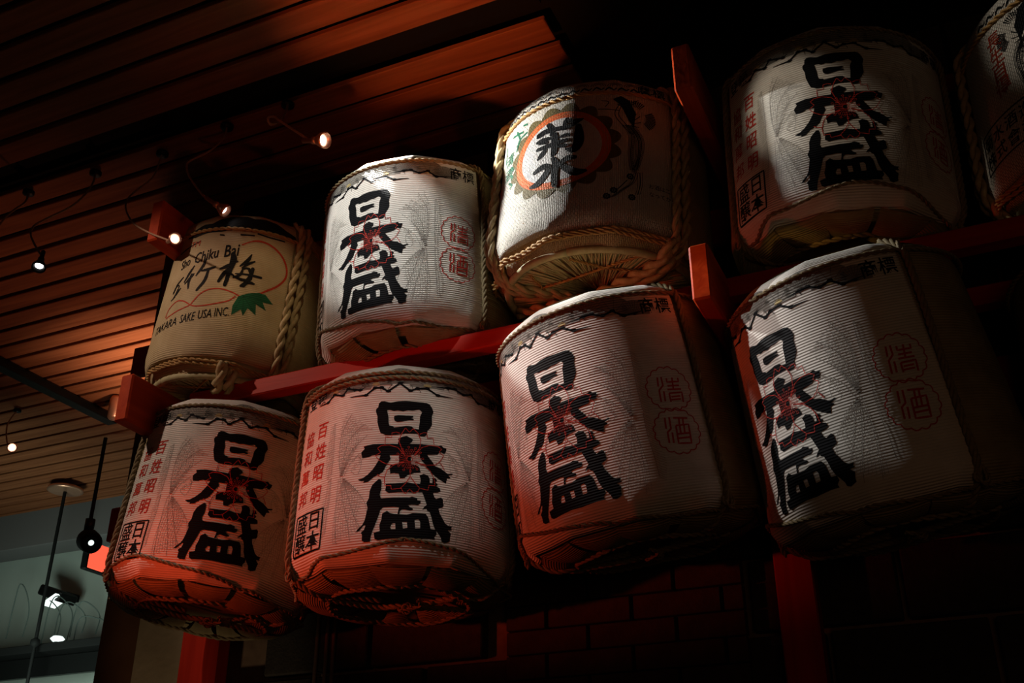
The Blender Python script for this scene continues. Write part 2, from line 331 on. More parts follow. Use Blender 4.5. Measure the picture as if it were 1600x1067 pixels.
HON2 = [[(-64.9,284.4),(-43.4,283.9),(-39.9,272.3),(-45.7,262.2),(-51.3,251.3),(-56.9,238.2),(-65.0,231.9),(-79.4,225.0),(-92.6,213.9),(-100.1,212.3),(-105.5,212.3),(-102.6,216.8),(-110.2,216.4),(-119.5,221.7),(-106.4,224.8),(-93.8,233.6),(-82.8,246.0),(-75.0,258.8),(-69.2,269.5)],[(-18.5,257.8),(10.5,258.9),(23.0,257.5),(31.6,251.5),(35.3,237.6),(17.7,235.1),(3.5,228.9),(-1.4,224.3),(-3.4,221.4),(-14.6,220.2),(-18.3,232.6),(-29.7,234.6),(-38.9,232.4),(-40.8,248.9),(-39.1,255.5)],[(31.9,286.6),(49.7,288.3),(54.9,280.4),(64.3,269.3),(70.7,259.0),(87.4,253.6),(98.8,246.5),(104.6,243.0),(117.2,246.3),(118.5,243.6),(105.9,238.8),(111.7,234.3),(110.6,232.5),(102.7,230.5),(99.7,216.2),(83.9,224.4),(71.7,231.6),(59.5,241.1),(51.7,249.0),(47.1,259.6),(37.2,269.7),(32.2,278.2)],[(-66.3,218.9),(-61.0,217.6),(-58.5,209.9),(-58.6,192.6),(-61.9,177.7),(-58.2,167.9),(-46.9,168.3),(-14.3,169.9),(10.1,170.8),(16.2,173.3),(28.6,169.8),(28.8,164.5),(37.1,164.0),(36.4,156.5),(30.4,152.2),(23.2,153.0),(15.0,152.9),(6.9,150.8),(11.2,146.4),(18.5,142.5),(19.6,139.4),(13.6,136.9),(5.5,138.0),(-0.7,139.5),(-6.8,139.3),(-11.6,134.9),(-12.3,127.5),(-17.3,127.4),(-15.7,134.8),(-14.1,144.4),(-25.3,145.7),(-39.5,144.8),(-51.8,144.4),(-57.7,139.2),(-60.2,128.7),(-64.5,114.1),(-69.7,97.6),(-74.1,85.2),(-77.4,70.9),(-78.8,59.6),(-92.3,59.7),(-98.9,63.8),(-98.8,78.3),(-102.3,82.7),(-94.3,90.5),(-91.8,100.8),(-95.1,102.0),(-103.0,93.2),(-106.9,87.2),(-113.4,86.7),(-116.4,83.8),(-110.5,92.7),(-99.4,103.4),(-94.8,113.5),(-91.6,130.2),(-89.3,144.9),(-93.3,157.9),(-87.7,170.4),(-86.8,189.6),(-81.3,204.4),(-73.3,212.7)],[(-48.9,205.4),(-24.2,206.4),(-7.9,208.2),(0.2,210.7),(16.8,207.8),(34.4,208.0),(36.0,219.0),(32.5,229.6),(42.7,234.9),(53.4,231.6),(58.0,223.3),(58.4,212.5),(64.8,212.1),(65.5,222.0),(63.2,226.1),(71.8,227.2),(77.5,220.2),(72.2,216.3),(78.9,210.6),(73.6,205.6),(83.5,202.5),(86.0,193.1),(78.5,189.9),(66.7,187.4),(70.3,177.0),(74.7,172.2),(87.6,178.1),(92.1,173.4),(93.8,156.4),(90.6,152.7),(80.9,148.3),(84.6,135.9),(90.4,126.1),(98.5,112.3),(107.5,107.3),(116.6,107.5),(113.3,101.8),(116.8,98.1),(105.6,96.4),(110.3,90.8),(113.7,89.2),(110.7,76.2),(110.9,68.9),(97.8,63.0),(90.1,66.2),(87.7,75.2),(80.9,84.9),(73.1,94.5),(67.4,108.5),(63.6,125.0),(59.0,137.3),(52.5,140.9),(51.4,145.0),(41.1,140.9),(46.0,148.8),(52.0,154.7),(45.0,174.4),(40.4,185.8),(13.6,184.5),(-17.0,183.8),(-39.4,181.1),(-49.0,188.1),(-47.5,198.9)]]
SARA = [[(-53.0,128.5),(-42.1,135.7),(-34.7,129.4),(-24.4,127.3),(4.0,125.9),(20.0,130.9),(36.4,131.0),(49.8,131.1),(56.4,122.2),(62.6,93.4),(75.3,92.6),(77.8,82.4),(71.7,74.5),(74.0,68.5),(55.2,68.7),(18.7,66.1),(-9.4,67.1),(-61.5,62.0),(-67.9,66.3),(-70.8,80.9),(-56.6,84.7),(-58.5,99.3),(-54.2,113.8)]]
SARAH = [[(-28.3,104.2),(-21.3,104.2),(-20.1,88.6),(-30.5,88.5),(-32.9,94.8)],[(-5.3,107.7),(5.8,108.1),(7.5,92.5),(-2.5,91.1)],[(23.7,114.3),(32.8,116.0),(37.2,110.0),(37.4,93.3),(25.7,92.4)]]
CREST = [[(-4.6,280.1),(-13.2,298.5),(-20.9,319.1),(-16.9,338.1),(-6.1,357.4),(4.2,345.2),(13.5,356.3),(25.8,344.5),(33.4,326.2),(31.3,305.1),(18.5,281.3)],[(18.5,281.3),(37.1,305.7),(56.7,313.6),(77.0,313.6),(87.6,307.8),(81.6,298.6),(93.3,289.9),(82.5,271.6),(70.6,261.7),(50.7,258.4),(32.9,261.8),(19.2,264.9)],[(-4.6,280.1),(-23.0,302.4),(-44.8,309.7),(-64.4,309.2),(-74.0,302.4),(-65.3,290.6),(-78.7,281.9),(-66.0,267.9),(-51.9,259.2),(-34.3,255.9),(-17.2,260.2),(-3.9,263.7)],[(-55.6,311.0),(-55.8,333.0),(-40.0,330.6),(-39.6,343.2),(-29.0,345.3),(-20.1,342.2)],[(67.7,316.5),(65.0,335.7),(50.0,332.2),(48.5,347.2),(39.5,346.9),(30.8,341.8)]]
CREST2 = [[(8.5,256.6),(9.8,225.9),(21.9,209.2),(33.8,196.0),(53.8,192.5),(56.5,205.7),(71.4,206.4),(68.7,224.6),(59.4,243.3),(44.0,257.1),(22.7,266.3)],[(9.8,225.9),(0.3,208.1),(-12.3,193.6),(-33.7,190.5),(-36.3,200.9),(-50.7,201.1),(-52.8,220.7),(-46.7,242.4),(-30.8,255.5),(-6.4,264.8)],[(-12.5,196.8),(-6.9,186.2),(0.5,180.0),(9.2,192.3),(19.9,182.1),(30.0,188.2),(33.7,197.1)],[(-71.2,231.1),(-62.5,225.3),(-53.0,223.9)],[(84.7,268.7),(90.5,260.7),(95.3,251.5)]]
BRANCH = [[(-278.5,453.2),(-241.4,452.9),(-218.9,469.7),(-188.3,458.9),(-172.7,475.2),(-134.1,464.1),(-120.3,470.3)],[(-162.6,448.7),(-116.7,446.3),(-92.5,464.7),(-75.3,464.6),(-55.9,452.7),(-25.6,475.4),(2.9,454.1),(21.0,461.5),(47.1,464.2),(76.2,448.1),(120.4,448.5)],[(73.5,472.0),(105.2,475.0),(126.0,476.4),(152.5,466.6),(178.1,473.8),(203.9,456.9),(254.0,464.8)],[(-77.2,464.7),(-74.5,450.4)],[(24.7,461.8),(30.8,450.2)],[(-156.1,476.8),(-150.7,461.5)],[(101.1,477.1),(109.6,464.5)],[(-25.6,475.4),(-23.2,480.8)],[(-59.6,453.6),(-45.8,473.5)],[(10.2,456.6),(5.9,470.5)]]
FANS = [[(-210.4,486.9),(-257.8,490.1)],[(-143.9,484.9),(-188.3,485.6)],[(-87.1,471.5),(-132.5,470.8)],[(-17.0,489.9),(-57.6,486.0)],[(41.1,473.6),(-1.6,474.1)],[(108.9,489.0),(67.2,489.4)],[(175.5,483.3),(134.3,486.6)]]
SEI = [[(246.4,320.3),(243.4,298.2)],[(255.7,320.7),(254.9,299.6),(243.3,288.9),(241.1,260.7)],[(253.5,285.6),(251.0,261.4)],[(267.9,316.3),(267.0,307.0),(296.1,306.9),(297.0,315.9)],[(282.3,317.3),(278.1,288.7)],[(265.7,297.6),(295.1,297.5)],[(263.2,288.9),(297.8,288.5)],[(265.1,279.6),(297.5,280.5),(294.7,256.4)],[(265.1,279.6),(264.3,258.7)],[(268.3,271.0),(290.8,271.7)],[(266.7,263.7),(290.4,264.3)]]
SHU = [[(239.6,223.3),(236.7,197.4)],[(249.9,223.4),(247.7,196.2),(237.9,188.7),(236.0,164.0)],[(248.5,187.5),(245.7,162.9)],[(259.0,220.8),(293.1,217.7)],[(272.2,218.2),(269.7,203.5)],[(281.6,217.6),(279.3,202.8)],[(260.8,202.3),(292.1,203.3),(287.5,159.1),(256.9,160.9),(260.8,202.3)],[(270.1,202.3),(267.8,183.1)],[(280.5,202.7),(277.4,183.5)],[(259.4,182.6),(289.0,182.8)],[(259.0,172.5),(288.6,173.1)]]
CIR = [[(266.5,291.7),(210.4,299.7),(329.4,285.6),(269.7,343.5),(261.9,239.7)],[(258.9,189.5),(202.3,199.7),(323.5,181.7),(257.4,241.6),(258.0,138.8)]]
TXT_b2R = [[(259.0,288.9),(266.7,182.2),(236.2,475.8),(280.1,477.3)]]
REDTXT = [[(-248.2,375.4),(-248.5,324.0),(-248.5,267.9),(-248.7,205.5)],[(-302.0,374.1),(-304.1,322.8),(-305.2,266.4),(-304.3,208.6)]]
SEAL = [[(-220.6,161.7),(-213.9,59.0),(-315.9,64.2),(-334.2,165.6)],[(-250.3,134.0),(-252.8,92.3),(-299.5,134.8),(-298.2,88.2)]]
PHX = [[(-202.8,392.6),(-200.1,347.9),(-197.9,300.7),(-198.4,248.2)],[(-197.6,240.3),(-196.6,189.8),(-200.5,133.6),(-201.1,93.2)],[(-171.1,243.3),(-179.6,297.1),(-177.2,356.7),(-151.9,409.7)],[(-167.4,242.7),(-164.4,294.4),(-150.0,338.5),(-114.6,373.9)],[(-163.4,238.8),(-152.9,286.0),(-134.1,313.0),(-102.7,342.5)],[(-159.5,235.0),(-144.5,268.5),(-125.5,288.9),(-103.1,299.6)],[(-137.8,270.8),(-125.3,285.6),(-114.1,268.0),(-121.8,236.5),(-139.3,245.0)],[(-170.5,236.7),(-158.3,177.3),(-139.3,112.4),(-128.9,62.4)],[(-163.1,235.5),(-140.8,175.0),(-120.3,122.8),(-98.6,84.2)],[(-173.7,230.8),(-175.5,167.2),(-172.0,104.2),(-166.0,60.5)],[(-155.4,227.9),(-125.8,198.6),(-97.2,158.2),(-87.7,108.0)]]
SIDETXT = [[(-296.4,475.8),(257.2,479.4)]]
KIKU = [[(-83.3,361.0,22),(-58.7,363.6,34),(-23.3,360.2,30),(12.7,359.2,28),(46.7,373.9,10)],[(-50.3,382.8,26),(-38.9,363.6,30),(-40.0,345.4,20)],[(5.6,385.2,24),(-0.4,370.0,28),(1.7,352.8,16)],[(5.8,377.7,26),(25.0,375.0,26),(49.7,377.1,8)],[(-65.7,355.3,16),(-83.0,355.2,22)],[(-84.1,337.1,20),(-65.0,338.2,26),(-32.7,333.6,16)],[(-15.6,330.0,14),(7.1,332.9,22),(13.6,327.7,12)],[(37.9,353.9,34),(40.1,324.1,52),(39.1,298.8,54),(27.3,279.3,44),(5.2,285.9,12)],[(-29.5,341.8,36),(-28.5,312.0,40),(-29.2,283.0,34),(-34.0,273.6,12)],[(-80.9,311.6,22),(-49.3,311.9,30),(-11.8,314.2,28),(7.5,316.3,18)],[(-56.0,299.7,24),(-66.6,289.1,34),(-77.4,278.9,14)],[(-16.4,300.9,18),(-1.6,298.6,26),(9.6,297.6,12)],[(-76.0,329.8,14),(-53.5,326.3,24)]]
SUI = [[(-30.2,265.2,24),(-21.2,244.4,40),(-23.3,209.3,40),(-20.4,173.2,30),(-27.8,196.5,14)],[(-85.2,238.5,26),(-61.1,247.0,36),(-41.3,240.0,34),(-52.6,215.2,40),(-73.7,198.0,40),(-94.8,195.9,20)],[(-9.6,241.1,24),(9.2,254.3,34),(30.9,253.4,26)],[(-6.2,236.7,24),(10.1,222.0,40),(35.1,204.7,46),(60.5,205.8,18)]]
KCIR = [[(-140.7,301.3),(105.4,292.9),(24.7,386.2),(-69.2,182.2),(-168.2,286.5),(126.9,293.2)]]
KPHX = [[(161.3,354.9),(178.1,321.0),(174.7,264.6),(178.1,210.2)],[(168.0,355.8),(193.4,315.9),(195.0,268.3),(183.1,203.3)],[(178.1,357.5),(202.1,317.7),(201.9,269.7),(188.1,212.0)],[(188.1,204.2),(178.1,171.6),(152.0,145.2),(126.6,120.6)],[(198.2,206.2),(198.1,167.5),(191.3,135.6)],[(164.9,177.3),(145.6,152.3),(137.6,144.0)],[(164.5,425.2),(199.1,444.2)],[(164.5,416.9),(192.0,434.3)],[(147.6,427.4),(134.5,385.0),(174.7,328.5)],[(151.0,419.4),(144.5,385.8),(168.0,351.8)],[(181.6,370.3),(202.4,391.1)],[(181.5,362.1),(204.1,370.9)],[(181.5,354.0),(198.8,353.4)],[(178.1,373.8),(191.9,397.0)],[(87.9,405.5),(114.5,404.8),(144.4,402.2)],[(97.6,434.1),(117.6,429.8),(107.8,413.1)]]
KEYE = [[(173.1,190.1),(131.2,142.9),(113.9,124.0),(176.4,125.5)]]
KTXT = [[(269.9,173.9),(254.3,145.6),(296.8,517.0),(243.3,486.5)]]
KGRN = [[(-176.8,422.4),(-159.8,387.2),(-171.1,355.7)],[(-130.2,395.4),(-159.8,387.2),(-169.5,370.0)],[(-148.1,407.3),(-198.8,418.7)],[(-236.7,404.5),(-233.1,348.1)],[(-194.8,313.0),(-177.9,299.4),(-186.8,297.0)],[(-195.4,287.2),(-178.5,273.7),(-187.3,269.4)],[(-196.1,261.5),(-179.0,246.3),(-187.7,242.0)],[(-147.2,429.8),(-132.1,425.2)]]
SHOTXT = [[(14.4,366.9),(55.2,379.5),(73.9,378.8),(159.6,396.5),(173.2,398.1),(223.3,408.4)],[(27.8,163.2),(68.4,172.4),(77.6,167.7),(131.7,174.6),(139.1,177.4),(181.3,186.9),(187.4,185.6),(231.5,194.5)]]
BAI = [[(175.0,336.3,14),(196.7,347.2,34),(222.4,366.3,14)],[(203.1,391.2,26),(209.7,371.6,50),(205.7,331.3,36),(200.6,281.6,28)],[(203.8,341.1,20),(190.1,320.3,34),(179.1,293.5,24)],[(212.4,341.9,10),(206.9,324.8,20),(220.1,316.3,12)],[(260.3,396.0,10),(252.6,374.4,30),(233.8,351.2,14)],[(240.6,345.6,12),(255.0,361.4,24),(273.0,373.6,14)],[(243.4,346.1,10),(239.1,322.2,24),(221.3,309.9,16)],[(220.7,313.1,14),(251.0,304.4,24),(272.4,312.0,20),(260.6,345.9,22),(244.0,342.8,14)],[(224.6,323.4,10),(255.8,325.1,16),(300.6,323.9,20)],[(248.9,284.4,26),(266.2,299.1,28),(283.5,298.1,16)],[(271.7,348.3,26),(270.2,324.7,28),(254.4,285.4,30)]]
CHIKU = [[(80.6,353.9,12),(67.5,329.7,22),(54.7,302.4,12)],[(59.1,294.8,10),(81.9,320.3,26),(87.9,325.9,8)],[(78.9,324.1,20),(74.3,298.4,24),(78.9,274.5,10)],[(120.4,375.2,12),(114.5,349.0,26),(97.4,317.9,12)],[(115.0,332.3,14),(134.3,335.6,24),(158.3,342.9,14)],[(137.3,337.1,18),(133.0,297.6,26),(113.9,264.8,20)]]
MATSU = [[(44.5,321.5,10),(23.2,300.3,20),(12.4,273.5,18)],[(20.2,294.5,14),(35.1,293.8,10),(23.7,257.1,18),(11.8,247.2,8)],[(43.7,281.7,14),(30.6,265.2,20)]]
BLOB = [[(224.5,425.5),(249.4,440.6),(271.5,447.6),(301.3,445.1),(330.7,432.3),(356.3,411.0),(373.3,380.4),(374.5,347.3),(355.2,313.3),(326.3,287.0),(300.4,268.0),(249.7,248.7)],[(249.7,248.7),(228.1,258.4),(188.7,267.8),(153.1,264.0),(127.7,248.9),(109.9,224.5),(98.7,212.9),(56.0,200.5),(9.0,185.8)],[(238.7,246.9),(219.5,228.2),(181.4,215.7),(146.2,209.2),(113.1,211.3),(70.8,233.4),(40.3,236.5),(12.7,217.4),(4.4,190.4)]]
LEAF = [[(247.0,248.3),(272.7,262.9),(302.6,271.9),(323.2,271.3),(350.4,245.9),(319.3,244.1),(332.7,219.0),(301.0,232.5),(306.3,195.3),(280.0,214.4),(271.2,185.3),(261.8,205.8),(238.0,182.6),(236.3,214.3)]]
SHOTOP = [[(148.6,464.8),(161.7,462.7)],[(215.4,467.0),(255.9,469.8)],[(266.0,478.8),(302.1,474.5),(351.0,475.8)],[(-9.6,426.3),(78.5,449.5)]]
RN = .295
def bisect(bm, xs, zs):
    for ax, vals in ((0, xs), (1, zs)):
        for v in vals:
            co_ = [0, 0, 0]; co_[ax] = v; no = [0, 0, 0]; no[ax] = 1
            bmesh.ops.bisect_plane(bm, geom=bm.verts[:]+bm.edges[:]+bm.faces[:], dist=1e-6, plane_co=co_, plane_no=no)
def bm_to_flat(bm):
    bm.verts.ensure_lookup_table()
    if not bm.verts: return np.zeros((0, 2)), []
    X = [v.co.x for v in bm.verts]; Z = [v.co.y for v in bm.verts]
    bisect(bm, np.arange(math.floor(min(X)/.012)*.012, max(X), .012), [v for v in (.475, .488, .50, .512, .524, .06, .045, .03) if min(Z) < v < max(Z)])
    bmesh.ops.triangulate(bm, faces=bm.faces[:])
    bm.verts.index_update()
    V = np.array([(v.co.x, v.co.y) for v in bm.verts]); F = [tuple(v.index for v in f.verts) for f in bm.faces]; bm.free(); return V, F
def poly(outlines, holes=(), sc=.001):
    """filled outlines (overlaps allowed) minus holes of the first outline"""
    from mathutils.geometry import tessellate_polygon
    bm = bmesh.new()
    for i, o in enumerate(outlines):
        loops = [[Vector((p[0]*sc, p[1]*sc, 0)) for p in o]]
        if i == 0: loops += [[Vector((p[0]*sc, p[1]*sc, 0)) for p in q] for q in holes]
        vs = [bm.verts.new(v) for l in loops for v in l]
        for t in tessellate_polygon(loops):
            try: bm.faces.new([vs[k] for k in t])
            except ValueError: pass
    return bm_to_flat(bm)
def strip(lines, wid, sc=.001, step=.006, smooth=True, closed=False):
    """ribbons along polylines; a third value per point is a width of its own"""
    V = []; F = []
    for L in lines:
        P = [((p[0]*sc, p[1]*sc, (p[2] if len(p) > 2 else wid*1000)*(.001 if len(p) < 3 else sc))) for p in L]
        if closed: P = P+[P[0]]
        if smooth: Q = catmull(P, step)
        else:
            Q = []
            for a, b in zip(P[:-1], P[1:]):
                n = max(1, int(math.hypot(b[0]-a[0], b[1]-a[1])/step)); a = np.array(a); b = np.array(b)
                Q += [a+(b-a)*k/n for k in range(n)]
            Q.append(np.array(P[-1])); Q = np.array(Q)
        T = np.gradient(Q[:, :2], axis=0); T /= np.linalg.norm(T, axis=1)[:, None]+1e-12
        N = np.stack([-T[:, 1], T[:, 0]], 1); w2 = np.maximum(Q[:, 2], .0004)[:, None]/2
        b0 = len(V); V += list(Q[:, :2]+N*w2)+list(Q[:, :2]-N*w2); n = len(Q)
        F += [(b0+i, b0+i+1, b0+n+i+1, b0+n+i) for i in range(n-1)]
    return np.array(V), F
def brush(lines, k=1.0):
    """brush strokes: the third value is the stroke width in tenths of a millimetre x k, rounded ends"""
    V = []; F = []
    for L in lines:
        P = [(p[0]*.001, p[1]*.001, p[2]*.001*k) for p in L]
        v, f = strip([[(a*1000, b*1000, c*1000) for a, b, c in P]], 0); b0 = len(V); V += list(v); F += [tuple(i+b0 for i in q) for q in f]
        for q in (P[0], P[-1]):
            b0 = len(V); r = q[2]/2
            V += [(q[0]+r*math.cos(a), q[1]+r*math.sin(a)) for a in np.linspace(0, 2*math.pi, 9)[:-1]]; F.append(tuple(range(b0, b0+8)))
    return np.array(V), F
def disc(cx, cy, rx, ry, n=40, scallop=0, amp=0):
    return [((cx+(rx+amp*abs(math.sin(scallop*a/2)))*math.cos(a))*1000, (cy+(ry+amp*abs(math.sin(scallop*a/2)))*math.sin(a))*1000) for a in np.linspace(0, 2*math.pi, n, endpoint=False)]
def merge(*parts):
    V = []; F = []
    for v, f in parts:
        b = len(V); V += [tuple(p) for p in v]; F += [tuple(i+b for i in q) for q in f]
    return np.array(V), F
def text(s, cx, cy, size, rot=0, shear=0, wide=1.0, bold=0.0, fit=None):
    c = bpy.data.curves.new('lettering', 'FONT'); c.body = s; c.size = 1; c.align_x = 'CENTER'; c.align_y = 'CENTER'; c.shear = shear
    c.resolution_u = 2; c.offset = bold
    o = bpy.data.objects.new('lettering', c); COL.objects.link(o); bpy.context.view_layer.update()
    me = bpy.data.meshes.new_from_object(o); bm = bmesh.new(); bm.from_mesh(me)
    bpy.data.objects.remove(o); bpy.data.curves.remove(c); bpy.data.meshes.remove(me)
    xs = [v.co.x for v in bm.verts]; ys = [v.co.y for v in bm.verts]; mx, my = (min(xs)+max(xs))/2, (min(ys)+max(ys))/2
    cr, sr = math.cos(rot), math.sin(rot)
    if fit: wide = fit/((max(xs)-min(xs))*size)
    for v in bm.verts:
        x, y = (v.co.x-mx)*size*wide, (v.co.y-my)*size; v.co = Vector((cx+x*cr-y*sr, cy+x*sr+y*cr, 0))
    return bm_to_flat(bm)

def comb(line, length, side, n, lean=.5, wid=.0008):
    """barbs standing off a feather shaft"""
    P = catmull([(p[0]*.001, p[1]*.001) for p in line], .002); out = []
    for i in np.linspace(0, len(P)-1, n).astype(int):
        t = P[min(i+1, len(P)-1)]-P[max(i-1, 0)]; t /= np.linalg.norm(t)+1e-9; nn = np.array([-t[1], t[0]])*side
        e = P[i]+(nn*1+t*lean)*length*(.55+.45*math.sin(math.pi*i/len(P)))
        m_ = (P[i]+e)/2+t*length*.08; out.append([tuple(P[i]*1000), tuple(m_*1000), tuple(e*1000)])
    return strip(out, wid, step=.004)
def mirror(lines, c=0): return [[(2*c-p[0],)+tuple(p[1:]) for p in L] for L in lines]

# the brush-lettered blossom barrel
def art_blossom():
    A = {}
    A['brush_lettering'] = (INK, 1.0, merge(poly(RI_OUT, RI_HOLE), poly(RI_BAR), poly(HON1), poly(HON2), poly(SARA, SARAH)))
    cx, cz = HON1[0][0][0]*0, .302
    C0 = ((CREST[0][0][0]+CREST[0][-1][0])/2, CREST[0][0][1]-8)
    ring = strip([[(C0[0]+7*math.cos(a), C0[1]+7*math.sin(a)) for a in np.linspace(0, 2*math.pi, 20)]], .0016)
    st = []; dots = []
    for k in range(24):
        a = 2*math.pi*k/24+.1; L = 22 if k % 2 else 30
        st.append([(C0[0]+8*math.cos(a), C0[1]+8*math.sin(a)), (C0[0]+L*math.cos(a), C0[1]+L*math.sin(a))])
        dots.append([(C0[0]+(L+2.5)*math.cos(a)+2.5*math.cos(b), C0[1]+(L+2.5)*math.sin(a)+2.5*math.sin(b)) for b in np.linspace(0, 2*math.pi, 9)])
    A['blossom_crest'] = (REDINK, 1.7, merge(strip(CREST, .0018, smooth=False), strip(CREST2, .0018, smooth=False), ring, strip(st, .0009), strip(dots, .0009)))
    feat = []; lines = []
    P = PHX+mirror(PHX, -2)
    extra = []
    for sgn in (1, -1):
        for k in range(9):                                # sweeping wing plumes between shaft and lettering
            a = k/8; extra.append([(sgn*-168, 238), (sgn*(-178+50*a), 300+20*a), (sgn*(-178+48*a), 375-20*a), (sgn*(-165+72*a), 410-52*a)])
        for k in range(10):
            a = k/9; extra.append([(sgn*-160, 230), (sgn*(-172+60*a), 180), (sgn*(-178+60*a), 120), (sgn*(-175+66*a), 66+22*a)])
        for k in range(7):
            extra.append([(sgn*(-135+4*k)+6*math.cos(t), 250+6*k+5*math.sin(t)) for t in np.linspace(k, k+4.5, 7)])
    parts = [strip(P, .0009), strip(extra, .0007)]
    for L, s in ((PHX[0], 1), (PHX[1], 1)):
        parts += [comb(L, .024, -1, 26, .7), ]
    for L in mirror([PHX[0], PHX[1]], -2): parts.append(comb(L, .024, 1, 26, .7))
    for sgn in (1, -1):
        for E in extra[:19:2]:
            EE = [(sgn*p[0], p[1]) for p in E]
            parts += [comb(EE, .009, 1, 16, .6, .0005), comb(EE, .009, -1, 16, .6, .0005)]
    A['feather_print'] = (GREYINK, .7, merge(*parts))
    # fans and pine branches along the shoulder
    fans = [(-268, 478, 40), (-215, 484, 46), (-150, 476, 48), (-90, 484, 46), (-20, 488, 52), (48, 480, 48), (112, 487, 50), (180, 478, 48), (232, 468, 40)]
    fp = []; sp = []; gp = []
    for i, (x, z, r) in enumerate(fans):
        fp.append([(x+r*math.cos(a), z-4+r*.78*math.sin(a)) for a in np.linspace(-.25, math.pi+.25, 22)])
        for a in np.linspace(.0, math.pi, 15): (gp if i % 2 else sp).append([(x, z-12), (x+r*.93*math.cos(a), z-4+r*.74*math.sin(a))])
    A['fan_print'] = (FANINK, .7, poly(fp)); A['fan_ribs'] = (INK, .95, strip(sp+gp[::3], .0006, smooth=False)); A['fan_gold'] = (GOLDINK, 1.0, strip([[((3*a[0]+b[0])/4, (3*a[1]+b[1])/4) if j else a for j in (0, 1)] for a, b in gp], .0012, smooth=False))
    bl = []
    for b in BRANCH: bl.append([(p[0], p[1], 5.2 if 0 < j < len(b)-1 else 1.2) for j, p in enumerate(b)])
    A['branch_print'] = (INK, 1.25, merge(strip(bl, 0, smooth=False), poly([[(p[0]-7, p[1]+1), (p[0]-2, p[1]+5), (p[0]+6, p[1]+4), (p[0]+8, p[1]-1), (p[0]+2, p[1]-4), (p[0]-4, p[1]-3)] for b in BRANCH[:3] for p in b[1:-1]])))
    red = []
    for ch, z in zip('百姓昭明', (.385, .327, .268, .207)): red.append(text(ch, -.248, z, .048, 0, .06, .9, .012))
    for ch, z in zip('協和萬邦', (.375, .322, .266, .209)): red.append(text(ch, -.304, z, .046, 0, .06, .9, .008))
    A['red_lettering'] = (REDINK, .9, merge(*red))
    sx, sz = -.270, .112
    fr = [[(-323, 60), (-214, 60), (-214, 164), (-323, 164), (-323, 60)]]
    A['seal_print'] = (INK, .9, merge(strip(fr, .0045, smooth=False), text('日', -.243, .138, .052, wide=.95, bold=.012), text('本', -.243, .088, .052, wide=.95, bold=.012), text('盛', -.293, .138, .052, wide=.95, bold=.008), text('醸', -.293, .088, .052, wide=.95, bold=.008)))
    A['shoulder_lettering'] = (INK, .9, merge(text('商', .268, .478, .044, bold=.01), text('標', .312, .478, .044, bold=.01), text('録', -.268, .474, .042, bold=.01), text('登', -.312, .474, .042, bold=.01)))
    for nm, (cx, cz), S, off in (('round_seal', (.268, .291), SEI, (0, 0)), ('round_seal', (.262, .190), SHU, (0, 0))):
        ring = [[(cx*1000+(51+4.5*abs(math.sin(8*a)))*math.cos(a), cz*1000+(50+4.5*abs(math.sin(8*a)))*math.sin(a)) for a in np.linspace(0, 2*math.pi, 161)]]
        A.setdefault('_seals', []).append((REDINK, .9, merge(strip(ring, .0026, step=.003, smooth=False), strip([[(p[0]+off[0], p[1]) for p in L] for L in S], .0042, smooth=False))))
    return A
# the woven barrel with the orange chrysanthemum disc
def feather_bird(sgn=1):
    L = [[(sgn*p[0], p[1]) for p in l] for l in KPHX]
    parts = [strip([l], .0022) for l in L]
    parts += [strip([[(p[0]+sgn*d*(1-.5*i/4), p[1]) for i, p in enumerate(l)]], .0012) for l in L[:3] for d in (-9, -5, 5, 9)]
    parts += [strip([[(p[0]+sgn*d, p[1]+d*.4) for p in l]], .0012) for l in L[3:5] for d in (-6, 6)]
    for l in L[:3]: parts.append(comb(l, .007, 1, 26, .6, .0008))
    for x, z in KEYE[0]:
        x *= sgn; parts.append(strip([[(x+(7+2*math.cos(9*a))*math.cos(a), z+(7+2*math.cos(9*a))*math.sin(a)) for a in np.linspace(0, 2*math.pi, 60)]], .003, step=.002, smooth=False))
        parts.append(poly([[(x+3*math.cos(a), z+3*math.sin(a)) for a in np.linspace(0, 6.2, 10)]]))
    for k in range(14):
        a = .9+k*.12; parts.append(brush([[(sgn*(182+30*math.cos(a)), 395+25*math.sin(a), 1.5), (sgn*(182+52*math.cos(a)), 395+45*math.sin(a), 3.5)]]))
    for k in range(12):
        a = -.9+k*.14; parts.append(brush([[(sgn*(200+20*math.cos(a)), 385+20*math.sin(a), 1.5), (sgn*(200+46*math.cos(a)), 385+40*math.sin(a), 4)]]))
    parts.append(poly([[(sgn*p[0], p[1]) for p in ((128, 440), (150, 452), (172, 440), (190, 400), (185, 350), (170, 372), (150, 420))]]))
    return merge(*parts)
